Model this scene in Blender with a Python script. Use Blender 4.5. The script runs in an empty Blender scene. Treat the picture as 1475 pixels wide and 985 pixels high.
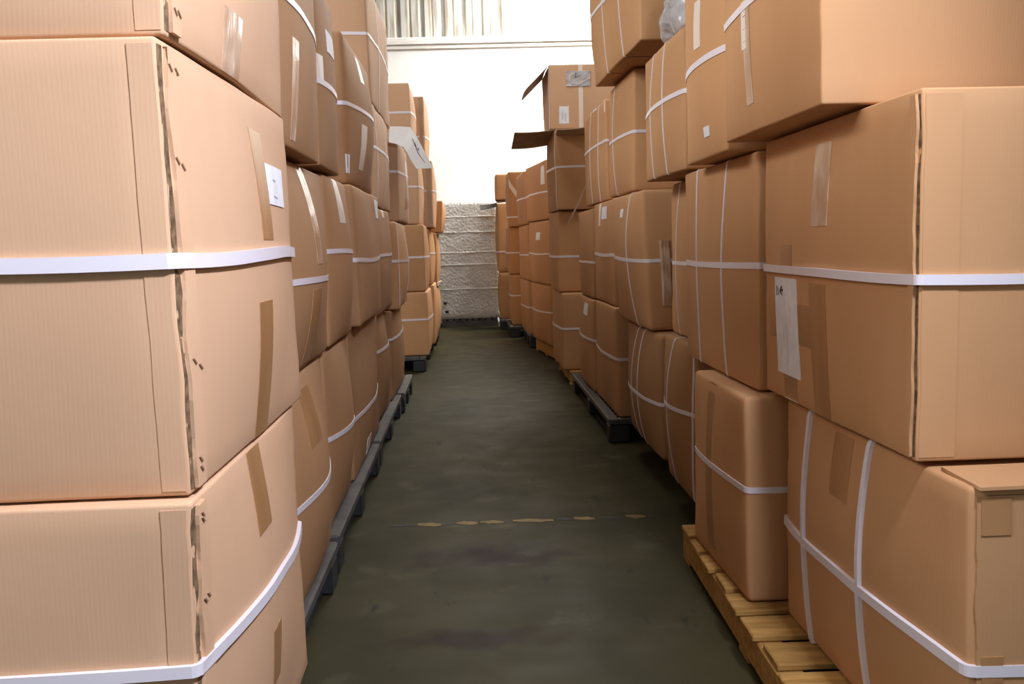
import bpy, math, random
from mathutils import Vector, Matrix, noise

# ------------------------------------------------------------------ camera
scene = bpy.context.scene
COL = scene.collection
IW, IH, FPX = 1475.0, 985.0, 1450.0
CAM_H = 1.35
_yc = Vector((-62.5, 140.5, -FPX)).normalized()            # aisle direction in camera axes
_g = Vector((-.035, 1, 0)); _zc = (_g - _yc*_g.dot(_yc)).normalized()
_xc = _yc.cross(_zc)
R_CW = Matrix((_xc, _yc, _zc))                              # camera -> world
cam_d = bpy.data.cameras.new('camera'); cam = bpy.data.objects.new('camera', cam_d); COL.objects.link(cam)
cam_d.sensor_width = 36.0; cam_d.lens = 36.0*FPX/IW; cam_d.clip_start = .05; cam_d.clip_end = 200
cam.matrix_world = Matrix.Translation((0, 0, CAM_H)) @ R_CW.to_4x4()
scene.camera = cam
CAM = Vector((0, 0, CAM_H))
def ray(u, v):
    return (R_CW @ Vector((u-IW/2, IH/2-v, -FPX))).normalized()

# ------------------------------------------------------------------ world, lights, exposure
scene.view_settings.view_transform = 'Standard'; scene.view_settings.look = 'None'
scene.view_settings.gamma = 1; scene.view_settings.use_curve_mapping = False
scene.view_settings.exposure = 0.0
w = bpy.data.worlds.new('sky'); scene.world = w; w.use_nodes = True
w.node_tree.nodes['Background'].inputs[0].default_value = (.75, .85, 1, 1)
w.node_tree.nodes['Background'].inputs[1].default_value = 1.0
def area(name, loc, target, sx, sy, power, col):
    d = bpy.data.lights.new(name, 'AREA'); d.shape = 'RECTANGLE'; d.size = sx; d.size_y = sy
    d.energy = power; d.color = col
    o = bpy.data.objects.new(name, d); COL.objects.link(o); o.location = loc
    o.rotation_euler = (Vector(target)-Vector(loc)).to_track_quat('-Z', 'Y').to_euler()
    return o
CEIL = 6.6; YB = 17.5; YF = -5.0; XL = -5.0; XR = 5.5
SKY = [(.8, 4.2, 14.2, 17.2), (-.5, 1.5, 6.2, 8.6)]          # roof lights x0,x1,y0,y1
POW = [950, 130]
for i, (a, b, c, d) in enumerate(SKY):
    area('roof_light_daylight', ((a+b)/2, (c+d)/2, CEIL-.06), ((a+b)/2, (c+d)/2, 0), b-a, d-c, POW[i], (1, .98, .95))
DOOR = (-.6, 2.6, 4.2)                                       # loading door x0,x1,height
area('door_daylight', (1.0, YF+.05, 2.3), (1.0, 0, 2.3), 3.2, 3.8, 14, (.88, .92, 1))
WIN = (.2, 5.4, 3.6, 6.2)                                   # high side window y0,y1,z0,z1
area('window_daylight', (XR-.06, (WIN[0]+WIN[1])/2, (WIN[2]+WIN[3])/2), (0, (WIN[0]+WIN[1])/2, (WIN[2]+WIN[3])/2), WIN[1]-WIN[0], WIN[3]-WIN[2], 15, (.88, .92, 1))
WIN2 = (-2.2, 5.2, 4.0, 6.3)                                   # high window in the opposite wall
area('window_daylight', (XL+.06, (WIN2[0]+WIN2[1])/2, (WIN2[2]+WIN2[3])/2), (0, (WIN2[0]+WIN2[1])/2, (WIN2[2]+WIN2[3])/2), WIN2[1]-WIN2[0], WIN2[3]-WIN2[2], 520, (.95, .96, 1))
ADDED_LAMP = Vector((.98, .75, 3.0)); AIM = Vector((-.65, 2.0, 1.75))    # unseen flood added over the aisle mouth to light the end stack
ld = bpy.data.lights.new('added_flood_light', 'SPOT'); ld.energy = 610; ld.shadow_soft_size = .14; ld.color = (.76, .81, 1)
ld.spot_size = math.radians(126); ld.spot_blend = 1.0
lo = bpy.data.objects.new('added_flood_light', ld); COL.objects.link(lo); lo.location = ADDED_LAMP
lo.rotation_euler = (AIM-ADDED_LAMP).to_track_quat('-Z', 'Y').to_euler()

# ------------------------------------------------------------------ materials
def mat(name, base, rough=.6, spec=.3, metal=0):
    m = bpy.data.materials.new(name); m.use_nodes = True
    b = m.node_tree.nodes['Principled BSDF']
    b.inputs['Base Color'].default_value = (*base, 1); b.inputs['Roughness'].default_value = rough
    b.inputs['Specular IOR Level'].default_value = spec; b.inputs['Metallic'].default_value = metal
    return m
def nd(m, t, **k):
    n = m.node_tree.nodes.new(t)
    for a, v in k.items():
        if a in n.inputs: n.inputs[a].default_value = v
        else: setattr(n, a, v)
    return n
def lk(m, a, b): m.node_tree.links.new(a, b)
def bsdf(m): return m.node_tree.nodes['Principled BSDF']
def noisecol(m, c1, c2, scale=(1, 1, 1), ns=4, detail=4, lo=.35, hi=.65, bump=0, bd=.01, coord='Object', rnd=0):
    tc = nd(m, 'ShaderNodeTexCoord'); mp = nd(m, 'ShaderNodeMapping'); mp.inputs['Scale'].default_value = scale
    n = nd(m, 'ShaderNodeTexNoise'); n.inputs['Scale'].default_value = ns; n.inputs['Detail'].default_value = detail
    r = nd(m, 'ShaderNodeValToRGB'); r.color_ramp.elements[0].position = lo; r.color_ramp.elements[1].position = hi
    r.color_ramp.elements[0].color = (*c1, 1); r.color_ramp.elements[1].color = (*c2, 1)
    lk(m, tc.outputs[coord], mp.inputs[0]); lk(m, mp.outputs[0], n.inputs['Vector']); lk(m, n.outputs['Fac'], r.inputs[0])
    out = r.outputs[0]
    if rnd:
        oi = nd(m, 'ShaderNodeObjectInfo'); hs = nd(m, 'ShaderNodeHueSaturation')
        mr = nd(m, 'ShaderNodeMapRange'); mr.inputs['To Min'].default_value = 1-rnd; mr.inputs['To Max'].default_value = 1+rnd
        lk(m, oi.outputs['Random'], mr.inputs[0]); lk(m, mr.outputs[0], hs.inputs['Value']); lk(m, out, hs.inputs['Color']); out = hs.outputs[0]
    lk(m, out, bsdf(m).inputs['Base Color'])
    if bump:
        b = nd(m, 'ShaderNodeBump'); b.inputs['Strength'].default_value = bump; b.inputs['Distance'].default_value = bd
        lk(m, n.outputs['Fac'], b.inputs['Height']); lk(m, b.outputs[0], bsdf(m).inputs['Normal'])
    return n, mp, tc
CARD = mat('cardboard', (.5, .28, .15), .72, .25)
PALE_LIT = mat('pale_lit_cardboard', (.55, .34, .21), .72, .25)           # newer, pinkish cartons of the end stack; light put into far upper cartons' colour
BROWN = mat('brown_kraft', (.36, .19, .09), .72, .25)             # darker recycled kraft
noisecol(CARD, (.490, .262, .118), (.570, .315, .150), (1, 1, .35), 2.2, 5, .3, .7, rnd=.07)
noisecol(PALE_LIT, (.545, .328, .188), (.615, .378, .222), (1, 1, .35), 2.2, 5, .3, .7, rnd=.04)
noisecol(BROWN, (.335, .175, .076), (.410, .222, .102), (1, 1, .35), 2.2, 5, .3, .7, rnd=.06)
def flute(m):
    tc = nd(m, 'ShaderNodeTexCoord'); sp = nd(m, 'ShaderNodeSeparateXYZ'); ad = nd(m, 'ShaderNodeMath', operation='ADD')
    ml = nd(m, 'ShaderNodeMath', operation='MULTIPLY'); ml.inputs[1].default_value = 2*math.pi/.0085
    sn = nd(m, 'ShaderNodeMath', operation='SINE'); ns = nd(m, 'ShaderNodeTexNoise'); ns.inputs['Scale'].default_value = 6
    ns.inputs['Detail'].default_value = 3
    m2 = nd(m, 'ShaderNodeMath', operation='MULTIPLY'); m2.inputs[1].default_value = 14
    a2 = nd(m, 'ShaderNodeMath', operation='ADD'); b = nd(m, 'ShaderNodeBump')
    b.inputs['Strength'].default_value = .09; b.inputs['Distance'].default_value = .0006
    lk(m, tc.outputs['Object'], sp.inputs[0]); lk(m, sp.outputs[0], ad.inputs[0]); lk(m, sp.outputs[1], ad.inputs[1])
    lk(m, ad.outputs[0], ml.inputs[0]); lk(m, ml.outputs[0], sn.inputs[0]); lk(m, tc.outputs['Object'], ns.inputs['Vector'])
    lk(m, ns.outputs['Fac'], m2.inputs[0]); lk(m, sn.outputs[0], a2.inputs[0]); lk(m, m2.outputs[0], a2.inputs[1])
    lk(m, a2.outputs[0], b.inputs['Height']); lk(m, b.outputs[0], bsdf(m).inputs['Normal'])
for _q in (CARD, PALE_LIT, BROWN): flute(_q)
EDGE = mat('shaded_corrugated_edge', (.23, .14, .075), .9, .1)  # board edge, darkened to carry the shade of the joint gap
noisecol(EDGE, (.10, .06, .032), (.24, .15, .08), (1, 1, 1), 60, 3)
INNER = mat('cardboard_inside', (.33, .22, .14), .85, .15)
noisecol(INNER, (.36, .265, .19), (.45, .335, .245), (1, 1, 1), 5, 4)
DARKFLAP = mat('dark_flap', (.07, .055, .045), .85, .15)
STRAP = mat('strap_plastic', (.74, .69, .72), .35, .5)
TAPE = mat('packing_tape', (.40, .22, .10), .28, .5)
noisecol(TAPE, (.37, .185, .075), (.46, .245, .105), (1, 1, .2), 9, 3)
CLEAR = mat('clear_tape', (.52, .34, .22), .12, .8)
noisecol(CLEAR, (.47, .29, .17), (.62, .45, .32), (1, 1, .4), 20, 3, bump=.7, bd=.004)
WTAPE = mat('white_tape', (.75, .66, .57), .3, .5)
PAPER = mat('label_paper', (.80, .80, .82), .6, .3)
noisecol(PAPER, (.74, .74, .77), (.84, .84, .86), (1, 1, 1), 18, 3)
FOAM = mat('foam_sheet', (.86, .86, .87), .7, .2)          # thin packing foam, lets light through
_t = nd(FOAM, 'ShaderNodeBsdfTranslucent'); _t.inputs[0].default_value = (.86, .86, .87, 1); _m = nd(FOAM, 'ShaderNodeMixShader'); _m.inputs[0].default_value = .35
lk(FOAM, bsdf(FOAM).outputs[0], _m.inputs[1]); lk(FOAM, _t.outputs[0], _m.inputs[2]); lk(FOAM, _m.outputs[0], FOAM.node_tree.nodes['Material Output'].inputs[0])
INK = mat('ink', (.02, .02, .025), .6, .2)
PRINT = mat('faint_print', (.50, .52, .60), .6, .2)
STAPLE = mat('staple', (.42, .27, .17), .4, .5, .3)
FILM = mat('stretch_film', (.6, .58, .55), .12, .9)
def film(m, c1, c2, sc, strength, dist):
    noisecol(m, c1, c2, (1, 1, 1), 3, 4)
    tc = nd(m, 'ShaderNodeTexCoord'); v = nd(m, 'ShaderNodeTexVoronoi'); v.inputs['Scale'].default_value = sc
    n = nd(m, 'ShaderNodeTexNoise'); n.inputs['Scale'].default_value = sc*.7; n.inputs['Detail'].default_value = 5
    a = nd(m, 'ShaderNodeMath', operation='ADD'); b = nd(m, 'ShaderNodeBump')
    b.inputs['Strength'].default_value = strength; b.inputs['Distance'].default_value = dist
    lk(m, tc.outputs['Object'], v.inputs['Vector']); lk(m, tc.outputs['Object'], n.inputs['Vector'])
    lk(m, v.outputs['Distance'], a.inputs[0]); lk(m, n.outputs['Fac'], a.inputs[1]); lk(m, a.outputs[0], b.inputs['Height'])
    lk(m, b.outputs[0], bsdf(m).inputs['Normal'])
film(FILM, (.54, .52, .48), (.66, .64, .60), 26, .45, .015)
BAG = mat('clear_bag', (.66, .65, .66), .15, .8)
film(BAG, (.58, .57, .58), (.74, .72, .72), 16, .6, .02)
bsdf(BAG).inputs['Transmission Weight'].default_value = .35
WOOD = mat('pallet_wood', (.5, .3, .1), .75, .2)
noisecol(WOOD, (.32, .17, .044), (.48, .275, .082), (1, 6, 6), 6, 5, bump=.3, bd=.003, rnd=.1)
PLAST = mat('grey_plastic', (.14, .14, .145), .5, .4)
noisecol(PLAST, (.05, .047, .043), (.095, .088, .080), (1, 1, 1), 8, 4)
FOOT = mat('black_plastic', (.02, .021, .022), .5, .4)
YEL = mat('worn_yellow_tape', (.34, .24, .05), .6, .3)
noisecol(YEL, (.13, .085, .02), (.26, .17, .035), (1, 1, 1), 14, 4)
BLK = mat('worn_black_tape', (.025, .024, .02), .6, .3)
WHITE = mat('white_painted_wall', (.80, .80, .78), .8, .2)
noisecol(WHITE, (.74, .74, .72), (.84, .84, .82), (1, 1, 1), 1.5, 6)
STEEL = mat('white_painted_steel', (.72, .71, .68), .5, .4)
noisecol(STEEL, (.60, .58, .53), (.76, .75, .73), (.4, 1, 3), 5, 5)
CEILM = mat('ceiling_sheet', (.30, .30, .29), .8, .2)
SIDEW = mat('side_wall', (.42, .41, .38), .85, .2)
PANE = mat('rooflight_pane', (.85, .86, .85), .4, .3)
# flaking painted corrugated sheet: vertical streaks of grime and rust
SHEET = mat('flaking_sheet', (.7, .7, .66), .7, .25)
noisecol(SHEET, (.34, .29, .22), (.56, .55, .51), (9, 9, .7), 1.6, 8, .38, .55, coord='Object', rnd=.08)
# floor: dark green-grey sealed concrete with scuffs and two rusty stains
FLOOR = mat('sealed_floor', (.06, .065, .045), 0.42, .09)
def floor_nodes(m):
    tc = nd(m, 'ShaderNodeTexCoord')
    def nz(sc, det, scale=(1, 1, 1)):
        mp = nd(m, 'ShaderNodeMapping'); mp.inputs['Scale'].default_value = scale
        n = nd(m, 'ShaderNodeTexNoise'); n.inputs['Scale'].default_value = sc; n.inputs['Detail'].default_value = det
        lk(m, tc.outputs['Object'], mp.inputs[0]); lk(m, mp.outputs[0], n.inputs['Vector']); return n.outputs['Fac']
    r = nd(m, 'ShaderNodeValToRGB'); e = r.color_ramp.elements
    e[0].position = .33; e[0].color = (.028, .025, .009, 1); e[1].position = .68; e[1].color = (.052, .043, .016, 1)
    lk(m, nz(1.7, 8, (1, .6, 1)), r.inputs[0]); col = r.outputs[0]
    def over(fac, c, cin):
        mx = nd(m, 'ShaderNodeMix', data_type='RGBA'); mx.inputs[7].default_value = (*c, 1)
        lk(m, fac, mx.inputs[0]); lk(m, cin, mx.inputs[6]); return mx.outputs[2]
    def ramp(f, lo, hi):
        q = nd(m, 'ShaderNodeMapRange', clamp=True); q.inputs['From Min'].default_value = lo; q.inputs['From Max'].default_value = hi
        lk(m, f, q.inputs[0]); return q.outputs[0]
    col = over(ramp(nz(3.3, 9), .60, .72), (.070, .063, .032), col)             # pale scuffs
    col = over(ramp(nz(9, 6, (1, .4, 1)), .64, .72), (.016, .018, .011), col)   # dark scratches
    wob = nz(5, 5)
    for (x, y, rx, ry) in ((.03, 4.27, .27, .14), (-.02, 3.35, .22, .07)):
        mp = nd(m, 'ShaderNodeMapping'); mp.inputs['Location'].default_value = (-x/rx, -y/ry, 0); mp.inputs['Scale'].default_value = (1/rx, 1/ry, 0)
        ln = nd(m, 'ShaderNodeVectorMath', operation='LENGTH'); lk(m, tc.outputs['Object'], mp.inputs[0]); lk(m, mp.outputs[0], ln.inputs[0])
        a = nd(m, 'ShaderNodeMath', operation='MULTIPLY_ADD'); a.inputs[1].default_value = 3.0; lk(m, wob, a.inputs[0]); lk(m, ln.outputs['Value'], a.inputs[2])
        col = over(ramp(a.outputs[0], 3.0, 2.0), (.020, .010, .005), col)
    lk(m, col, bsdf(m).inputs['Base Color'])
    rr = nd(m, 'ShaderNodeMapRange'); rr.inputs['To Min'].default_value = .42; rr.inputs['To Max'].default_value = .7
    lk(m, nz(4, 5), rr.inputs[0]); lk(m, rr.outputs[0], bsdf(m).inputs['Roughness'])
floor_nodes(FLOOR)

# ------------------------------------------------------------------ helpers
def mesh_obj(name, verts, faces, m, parent=None, smooth=False, mats=None, fm=None):
    me = bpy.data.meshes.new(name); me.from_pydata([tuple(v) for v in verts], [], faces)
    for q in (mats or [m]): me.materials.append(q)
    if fm: me.polygons.foreach_set('material_index', fm)
    if smooth: me.polygons.foreach_set('use_smooth', [True]*len(me.polygons))
    me.update()
    o = bpy.data.objects.new(name, me); COL.objects.link(o)
    if parent: o.parent = parent
    return o
def tag(o, label, cat, group=None):
    o['label'] = label; o['category'] = cat
    if group: o['group'] = group
    return o
def struct(o): o['kind'] = 'structure'; return o
def boxv(x0, x1, y0, y1, z0, z1, b=0.0):
    """box verts/faces, with chamfer b"""
    if b <= 0:
        v = [(x, y, z) for z in (z0, z1) for y in (y0, y1) for x in (x0, x1)]
        f = [(0, 2, 3, 1), (4, 5, 7, 6), (0, 1, 5, 4), (2, 6, 7, 3), (0, 4, 6, 2), (1, 3, 7, 5)]
        return v, f
    v = []; 
    lo = (x0, y0, z0); hi = (x1, y1, z1); idx = {}
    for sx in (0, 1):
        for sy in (0, 1):
            for sz in (0, 1):
                c = [hi[i] if s else lo[i] for i, s in enumerate((sx, sy, sz))]
                s = [-1 if t else 1 for t in (sx, sy, sz)]
                for a in range(3):        # vertex lying on the face normal to axis a
                    p = [c[i] + (0 if i == a else s[i]*b) for i in range(3)]
                    idx[(sx, sy, sz, a)] = len(v); v.append(tuple(p))
    f = []
    cyc = [(0, 0), (1, 0), (1, 1), (0, 1)]
    for a in range(3):
        o1, o2 = (a+1) % 3, (a+2) % 3
        for s in (0, 1):
            k = []
            for p, q in cyc:
                t = [0, 0, 0]; t[a] = s; t[o1] = p; t[o2] = q; k.append(idx[(*t, a)])
            f.append(tuple(k if s else k[::-1]))
    for a in range(3):                    # edges parallel to axis a
        o1, o2 = (a+1) % 3, (a+2) % 3
        for p in (0, 1):
            for q in (0, 1):
                t0 = [0, 0, 0]; t0[o1] = p; t0[o2] = q; t1 = list(t0); t1[a] = 1
                k = [idx[(*t0, o1)], idx[(*t1, o1)], idx[(*t1, o2)], idx[(*t0, o2)]]
                f.append(tuple(k if p == q else k[::-1]))
    for sx in (0, 1):
        for sy in (0, 1):
            for sz in (0, 1):
                k = [idx[(sx, sy, sz, a)] for a in range(3)]
                f.append(tuple(k if (sx+sy+sz) % 2 else k[::-1]))
    return v, f
def block(name, x0, x1, y0, y1, z0, z1, m, parent=None, b=0.0):
    v, f = boxv(x0, x1, y0, y1, z0, z1, b); return mesh_obj(name, v, f, m, parent)
def empty(name, loc, rz=0):
    o = bpy.data.objects.new(name, None); COL.objects.link(o); o.location = loc; o.rotation_euler = (0, 0, rz); o.empty_display_size = .1
    return o

# ------------------------------------------------------------------ room
struct(mesh_obj('floor', [(XL, YF, 0), (XR, YF, 0), (XR, YB+.3, 0), (XL, YB+.3, 0), (XL, YF, -.2), (XR, YF, -.2), (XR, YB+.3, -.2), (XL, YB+.3, -.2)],
                [(0, 1, 2, 3), (4, 7, 6, 5), (0, 4, 5, 1), (1, 5, 6, 2), (2, 6, 7, 3), (3, 7, 4, 0)], FLOOR))
def joined(name, blocks, m):
    V = []; Fs = []
    for bk in blocks:
        v, f = boxv(*bk); o = len(V); V += v; Fs += [tuple(i+o for i in q) for q in f]
    return struct(mesh_obj(name, V, Fs, m))
joined('wall_left', [(XL-.2, XL, YF-.2, WIN2[0], 0, CEIL), (XL-.2, XL, WIN2[1], YB+.2, 0, CEIL), (XL-.2, XL, WIN2[0], WIN2[1], 0, WIN2[2]), (XL-.2, XL, WIN2[0], WIN2[1], WIN2[3], CEIL)], SIDEW)
struct(block('window_4', XL-.07, XL-.05, WIN2[0], WIN2[1], WIN2[2], WIN2[3], PANE))
joined('wall_right', [(XR, XR+.2, YF-.2, WIN[0], 0, CEIL), (XR, XR+.2, WIN[1], YB+.2, 0, CEIL), (XR, XR+.2, WIN[0], WIN[1], 0, WIN[2]), (XR, XR+.2, WIN[0], WIN[1], WIN[3], CEIL)], SIDEW)
struct(block('window_3', XR+.05, XR+.07, WIN[0], WIN[1], WIN[2], WIN[3], PANE))
joined('wall_front', [(XL, DOOR[0], YF-.2, YF, 0, CEIL), (DOOR[1], XR, YF-.2, YF, 0, CEIL), (DOOR[0], DOOR[1], YF-.2, YF, DOOR[2], CEIL)], SIDEW)
ys = sorted({YF, YB} | {c for s in SKY for c in s[2:]}); cb = []
for y0, y1 in zip(ys, ys[1:]):
    hole = [s for s in SKY if s[2] <= y0 and s[3] >= y1]
    if hole: cb += [(XL, hole[0][0], y0, y1, CEIL, CEIL+.12), (hole[0][1], XR, y0, y1, CEIL, CEIL+.12)]
    else: cb += [(XL, XR, y0, y1, CEIL, CEIL+.12)]
joined('ceiling', cb, CEILM)
for i, s in enumerate(SKY):
    struct(block('window_%d' % (i+1), s[0], s[1], s[2], s[3], CEIL+.02, CEIL+.05, PANE))
ZBEAM = 4.83
wb = struct(block('wall_back', XL, XR, YB, YB+.2, 0, ZBEAM, WHITE))
# corrugated flaking sheet above the beam, one panel per rib bay
pitch = .36; x = -2.9; k = 0
random.seed(5)
backing = block('sheet_backing', XL, XR, YB+.16, YB+.2, ZBEAM, CEIL, STEEL, wb)
while x < 3.8:
    wdt = pitch*random.uniform(.8, 1.15); d = random.uniform(0, .012)
    pr = [(0, .10), (.02, .10), (.055, .05), (wdt*.5-.03, .05), (wdt*.5, .065), (wdt*.5+.03, .05), (wdt-.055, .05), (wdt-.02, .10), (wdt-.006, .10)]
    V = [(x+a, YB+b+d, z) for z in (ZBEAM+.0, CEIL) for a, b in pr]; n = len(pr)
    V += [(x+a, YB+b+d+.012, z) for z in (ZBEAM+.0, CEIL) for a, b in pr]
    Fs = [(i, i+1, n+i+1, n+i) for i in range(n-1)] + [(2*n+i+1, 2*n+i, 3*n+i, 3*n+i+1) for i in range(n-1)]
    Fs += [(0, n, 3*n, 2*n), (n-1, 3*n-1, 4*n-1, 2*n-1)]
    mesh_obj('sheet_panel', V, Fs, SHEET, wb); x += wdt; k += 1
struct(block('trim_1', XL, XR, YB-.07, YB+.0, ZBEAM-.10, ZBEAM+.02, STEEL, None, .012))
struct(block('trim_2', XL, XR, YB-.035, YB, ZBEAM-.17, ZBEAM-.10, STEEL, None, .008))

# ------------------------------------------------------------------ cartons
FACE = {'front': (1, -1), 'back': (1, 1), 'left': (0, -1), 'right': (0, 1), 'top': (2, 1)}
class Carton:
    """a packed carton standing on z0; its aisle face lies at x = xa (near edge)"""
    def __init__(s, side, xa, y0, y1, z0, z1, label, yaw=0, dep=.9, bulge=(.035, .02), r=.016, lean=(0, 0), jit=.008, m=None, name='cardboard_box'):
        s.m = m or CARD
        s.side = side; s.aisle = 'right' if side == 'L' else 'left'
        r *= .6
        s.h = Vector((dep/2, (y1-y0)/2, (z1-z0)/2)); s.r = r; s.bx, s.by = bulge; s.lean = lean
        s.seed = Carton.n = getattr(Carton, 'n', 0)+1
        rd = random.Random(s.seed*7+3)
        s.jit = {(a, b, c): Vector((rd.uniform(-jit, jit), rd.uniform(-jit, jit), 0 if c < 0 else rd.uniform(-jit, 0))) for a in (-1, 1) for b in (-1, 1) for c in (-1, 1)}
        s.off = Vector((rd.uniform(0, 99), rd.uniform(0, 99), rd.uniform(0, 99)))
        # pivot at the near aisle corner
        sg = -1 if side == 'L' else 1
        ya = math.radians(yaw)*(-sg)*-1
        c, n = math.cos(ya), math.sin(ya)
        px, py = sg*s.h.x, s.h.y                       # centre relative to the pivot before turning
        s.loc = Vector((xa + c*px - n*py, y0 + n*px + c*py, z0)); s.rz = ya
        s.mw = Matrix.Translation(s.loc) @ Matrix.Rotation(ya, 4, 'Z'); s.inv = s.mw.inverted()
        if 'from mouth' in label and len(label.split()) < 16: label = label.replace('from mouth', 'from aisle mouth')
        s.build(name, label)
    def deform(s, p, d=0.0):
        h, r = s.h, s.r
        q = Vector([max(-(h[i]-r), min(h[i]-r, p[i])) for i in range(3)]); n = p-q
        n = n.normalized() if n.length > 1e-9 else Vector((0, 0, 1))
        P = q + n*(r+d)
        a = Vector([max(-1, min(1, P[i]/h[i])) for i in range(3)])
        w = (1-a.z**2)
        P.x += a.x*s.bx*max(0, 1-a.y**2)*w; P.y += a.y*s.by*max(0, 1-a.x**2)*w
        nz = noise.noise((P+s.off)*2.0)*.010 + noise.noise((P+s.off)*5)*.002
        P.x += a.x**3*nz*(1 if abs(n.x) > .3 else .5); P.y += a.y**3*nz*(1 if abs(n.y) > .3 else .5)
        # crumpled vertical edges
        e = (a.x*a.y)**8
        if e > .02: P.x -= a.x*e*abs(noise.noise(Vector((s.off.x, s.off.y, P.z*9+a.x*5+a.y*9))))*.008
        J = Vector()
        for (i, j, k), v in s.jit.items(): J += v*((1+i*a.x)*(1+j*a.y)*(1+k*a.z)/8)
        P += J
        P.z += h.z
        P.z = max(P.z, .0004)
        P.x += s.lean[0]*P.z; P.y += s.lean[1]*P.z
        return P
    def lin(s, i, n):
        h, r = s.h[i], s.r
        L = [-h, -h+.45*r, -h+r]; L += [(-h+r)+(2*h-2*r)*k/n for k in range(1, n)]; return L+[h-r, h-.45*r, h]
    def build(s, name, label):
        V = []; idx = {}; Fs = []
        A = [s.lin(0, 14), s.lin(1, 16), s.lin(2, 16)]; N = [len(a)-1 for a in A]
        def vid(t):
            if t not in idx: idx[t] = len(V); V.append(s.deform(Vector([A[i][t[i]] for i in range(3)])))
            return idx[t]
        for ax in range(3):
            o1, o2 = (ax+1) % 3, (ax+2) % 3
            for end in (0, N[ax]):
                for i in range(N[o1]):
                    for j in range(N[o2]):
                        q = []
                        for di, dj in ((0, 0), (1, 0), (1, 1), (0, 1)):
                            t = [0, 0, 0]; t[ax] = end; t[o1] = i+di; t[o2] = j+dj; q.append(vid(tuple(t)))
                        Fs.append(tuple(q if end else q[::-1]))
        o = mesh_obj(name, V, Fs, s.m, None, True); o.location = s.loc; o.rotation_euler = (0, 0, s.rz); s.o = o
        tag(o, label, 'box', 'cartons stacked along the aisle')
    # --- surface addressing
    def ideal(s, face, a, t):
        if face == 'aisle': face = s.aisle
        ax, sg = FACE[face]; h = s.h
        if ax == 0: return Vector((sg*h.x, -h.y+2*h.y*a, -h.z+2*h.z*t))
        if ax == 1: return Vector((-h.x+2*h.x*a, sg*h.y, -h.z+2*h.z*t))
        return Vector((-h.x+2*h.x*a, -h.y+2*h.y*t, sg*h.z))
    def st(s, face, u, v, bk=.5):
        if face == 'aisle': face = s.aisle
        ax, sg = FACE[face]; o = s.inv @ CAM; d = s.inv.to_3x3() @ ray(u, v)
        h = s.h; tgt = [sg*(h.x+s.bx*bk), sg*(h.y+s.by*bk), h.z*2][ax]
        p = o + d*((tgt-o[ax])/d[ax])
        if ax == 0: return ((p.y-s.lean[1]*p.z)/(2*h.y)+.5, p.z/(2*h.z))
        if ax == 1: return ((p.x-s.lean[0]*p.z)/(2*h.x)+.5, p.z/(2*h.z))
        return (p.x/(2*h.x)+.5, p.y/(2*h.y)+.5)
    def patch(s, name, face, a0, a1, t0, t1, m, th=.0016, wav=0, na=6, nt=8, label=None, skew=0, lift=None):
        cl = lambda q: max(.004, min(.996, q))
        a0, a1 = sorted((a0, a1)); t0, t1 = sorted((t0, t1)); top = []; bot = []
        for j in range(nt+1):
            for i in range(na+1):
                fa, ft = i/na, j/nt
                a = a0+(a1-a0)*fa + skew*(ft-.5); t = t0+(t1-t0)*ft
                if wav and i == 0: a += wav*(noise.noise(Vector((s.off.x, t*7, 3)))*.85+noise.noise(Vector((s.off.y, t*22, 3)))*.2)
                p = s.ideal(face, cl(a), cl(t)); up = th + (lift(fa, ft) if lift else 0)
                top.append(s.deform(p, up)); bot.append(s.deform(p, -.002))
        V = top+bot; n = len(top); W = na+1; Fs = []
        for j in range(nt):
            for i in range(na):
                k = j*W+i; Fs += [(k, k+1, k+W+1, k+W), (n+k, n+k+W, n+k+W+1, n+k+1)]
        rim = [i for i in range(na)]+[j*W+na for j in range(nt)]+[nt*W+i for i in range(na, 0, -1)]+[j*W for j in range(nt, 0, -1)]
        k0 = len(V); m0 = len(rim); V = V+[V[i] for i in rim]+[V[n+i] for i in rim]
        Fs += [(k0+i, k0+m0+i, k0+m0+(i+1) % m0, k0+(i+1) % m0) for i in range(m0)]
        flip = (face == 'aisle' and s.aisle == 'left') or face in ('left', 'back')
        if flip: Fs = [f[::-1] for f in Fs]
        o = mesh_obj(name, V, Fs, m, s.o)
        o.data.polygons.foreach_set('use_smooth', [i < 2*na*nt for i in range(len(Fs))])
        if label: o['label'] = label
        return o
    def pp(s, name, face, u0, u1, v0, v1, m, **k):
        um, vm = (u0+u1)/2, (v0+v1)/2
        return s.patch(name, face, s.st(face, u0, vm)[0], s.st(face, u1, vm)[0], s.st(face, um, v0)[1], s.st(face, um, v1)[1], m, **k)
    def tape(s, u0, u1, v0, v1, m=None, face='aisle', **k): return s.pp('tape', face, u0, u1, v0, v1, m or TAPE, th=.0014, **k)
    def label(s, u0, u1, v0, v1, face='aisle', prints=True, **k):
        o = s.pp('paper_label', face, u0, u1, v0, v1, PAPER, th=.0022, label='white paper label', **k)
        return o
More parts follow.
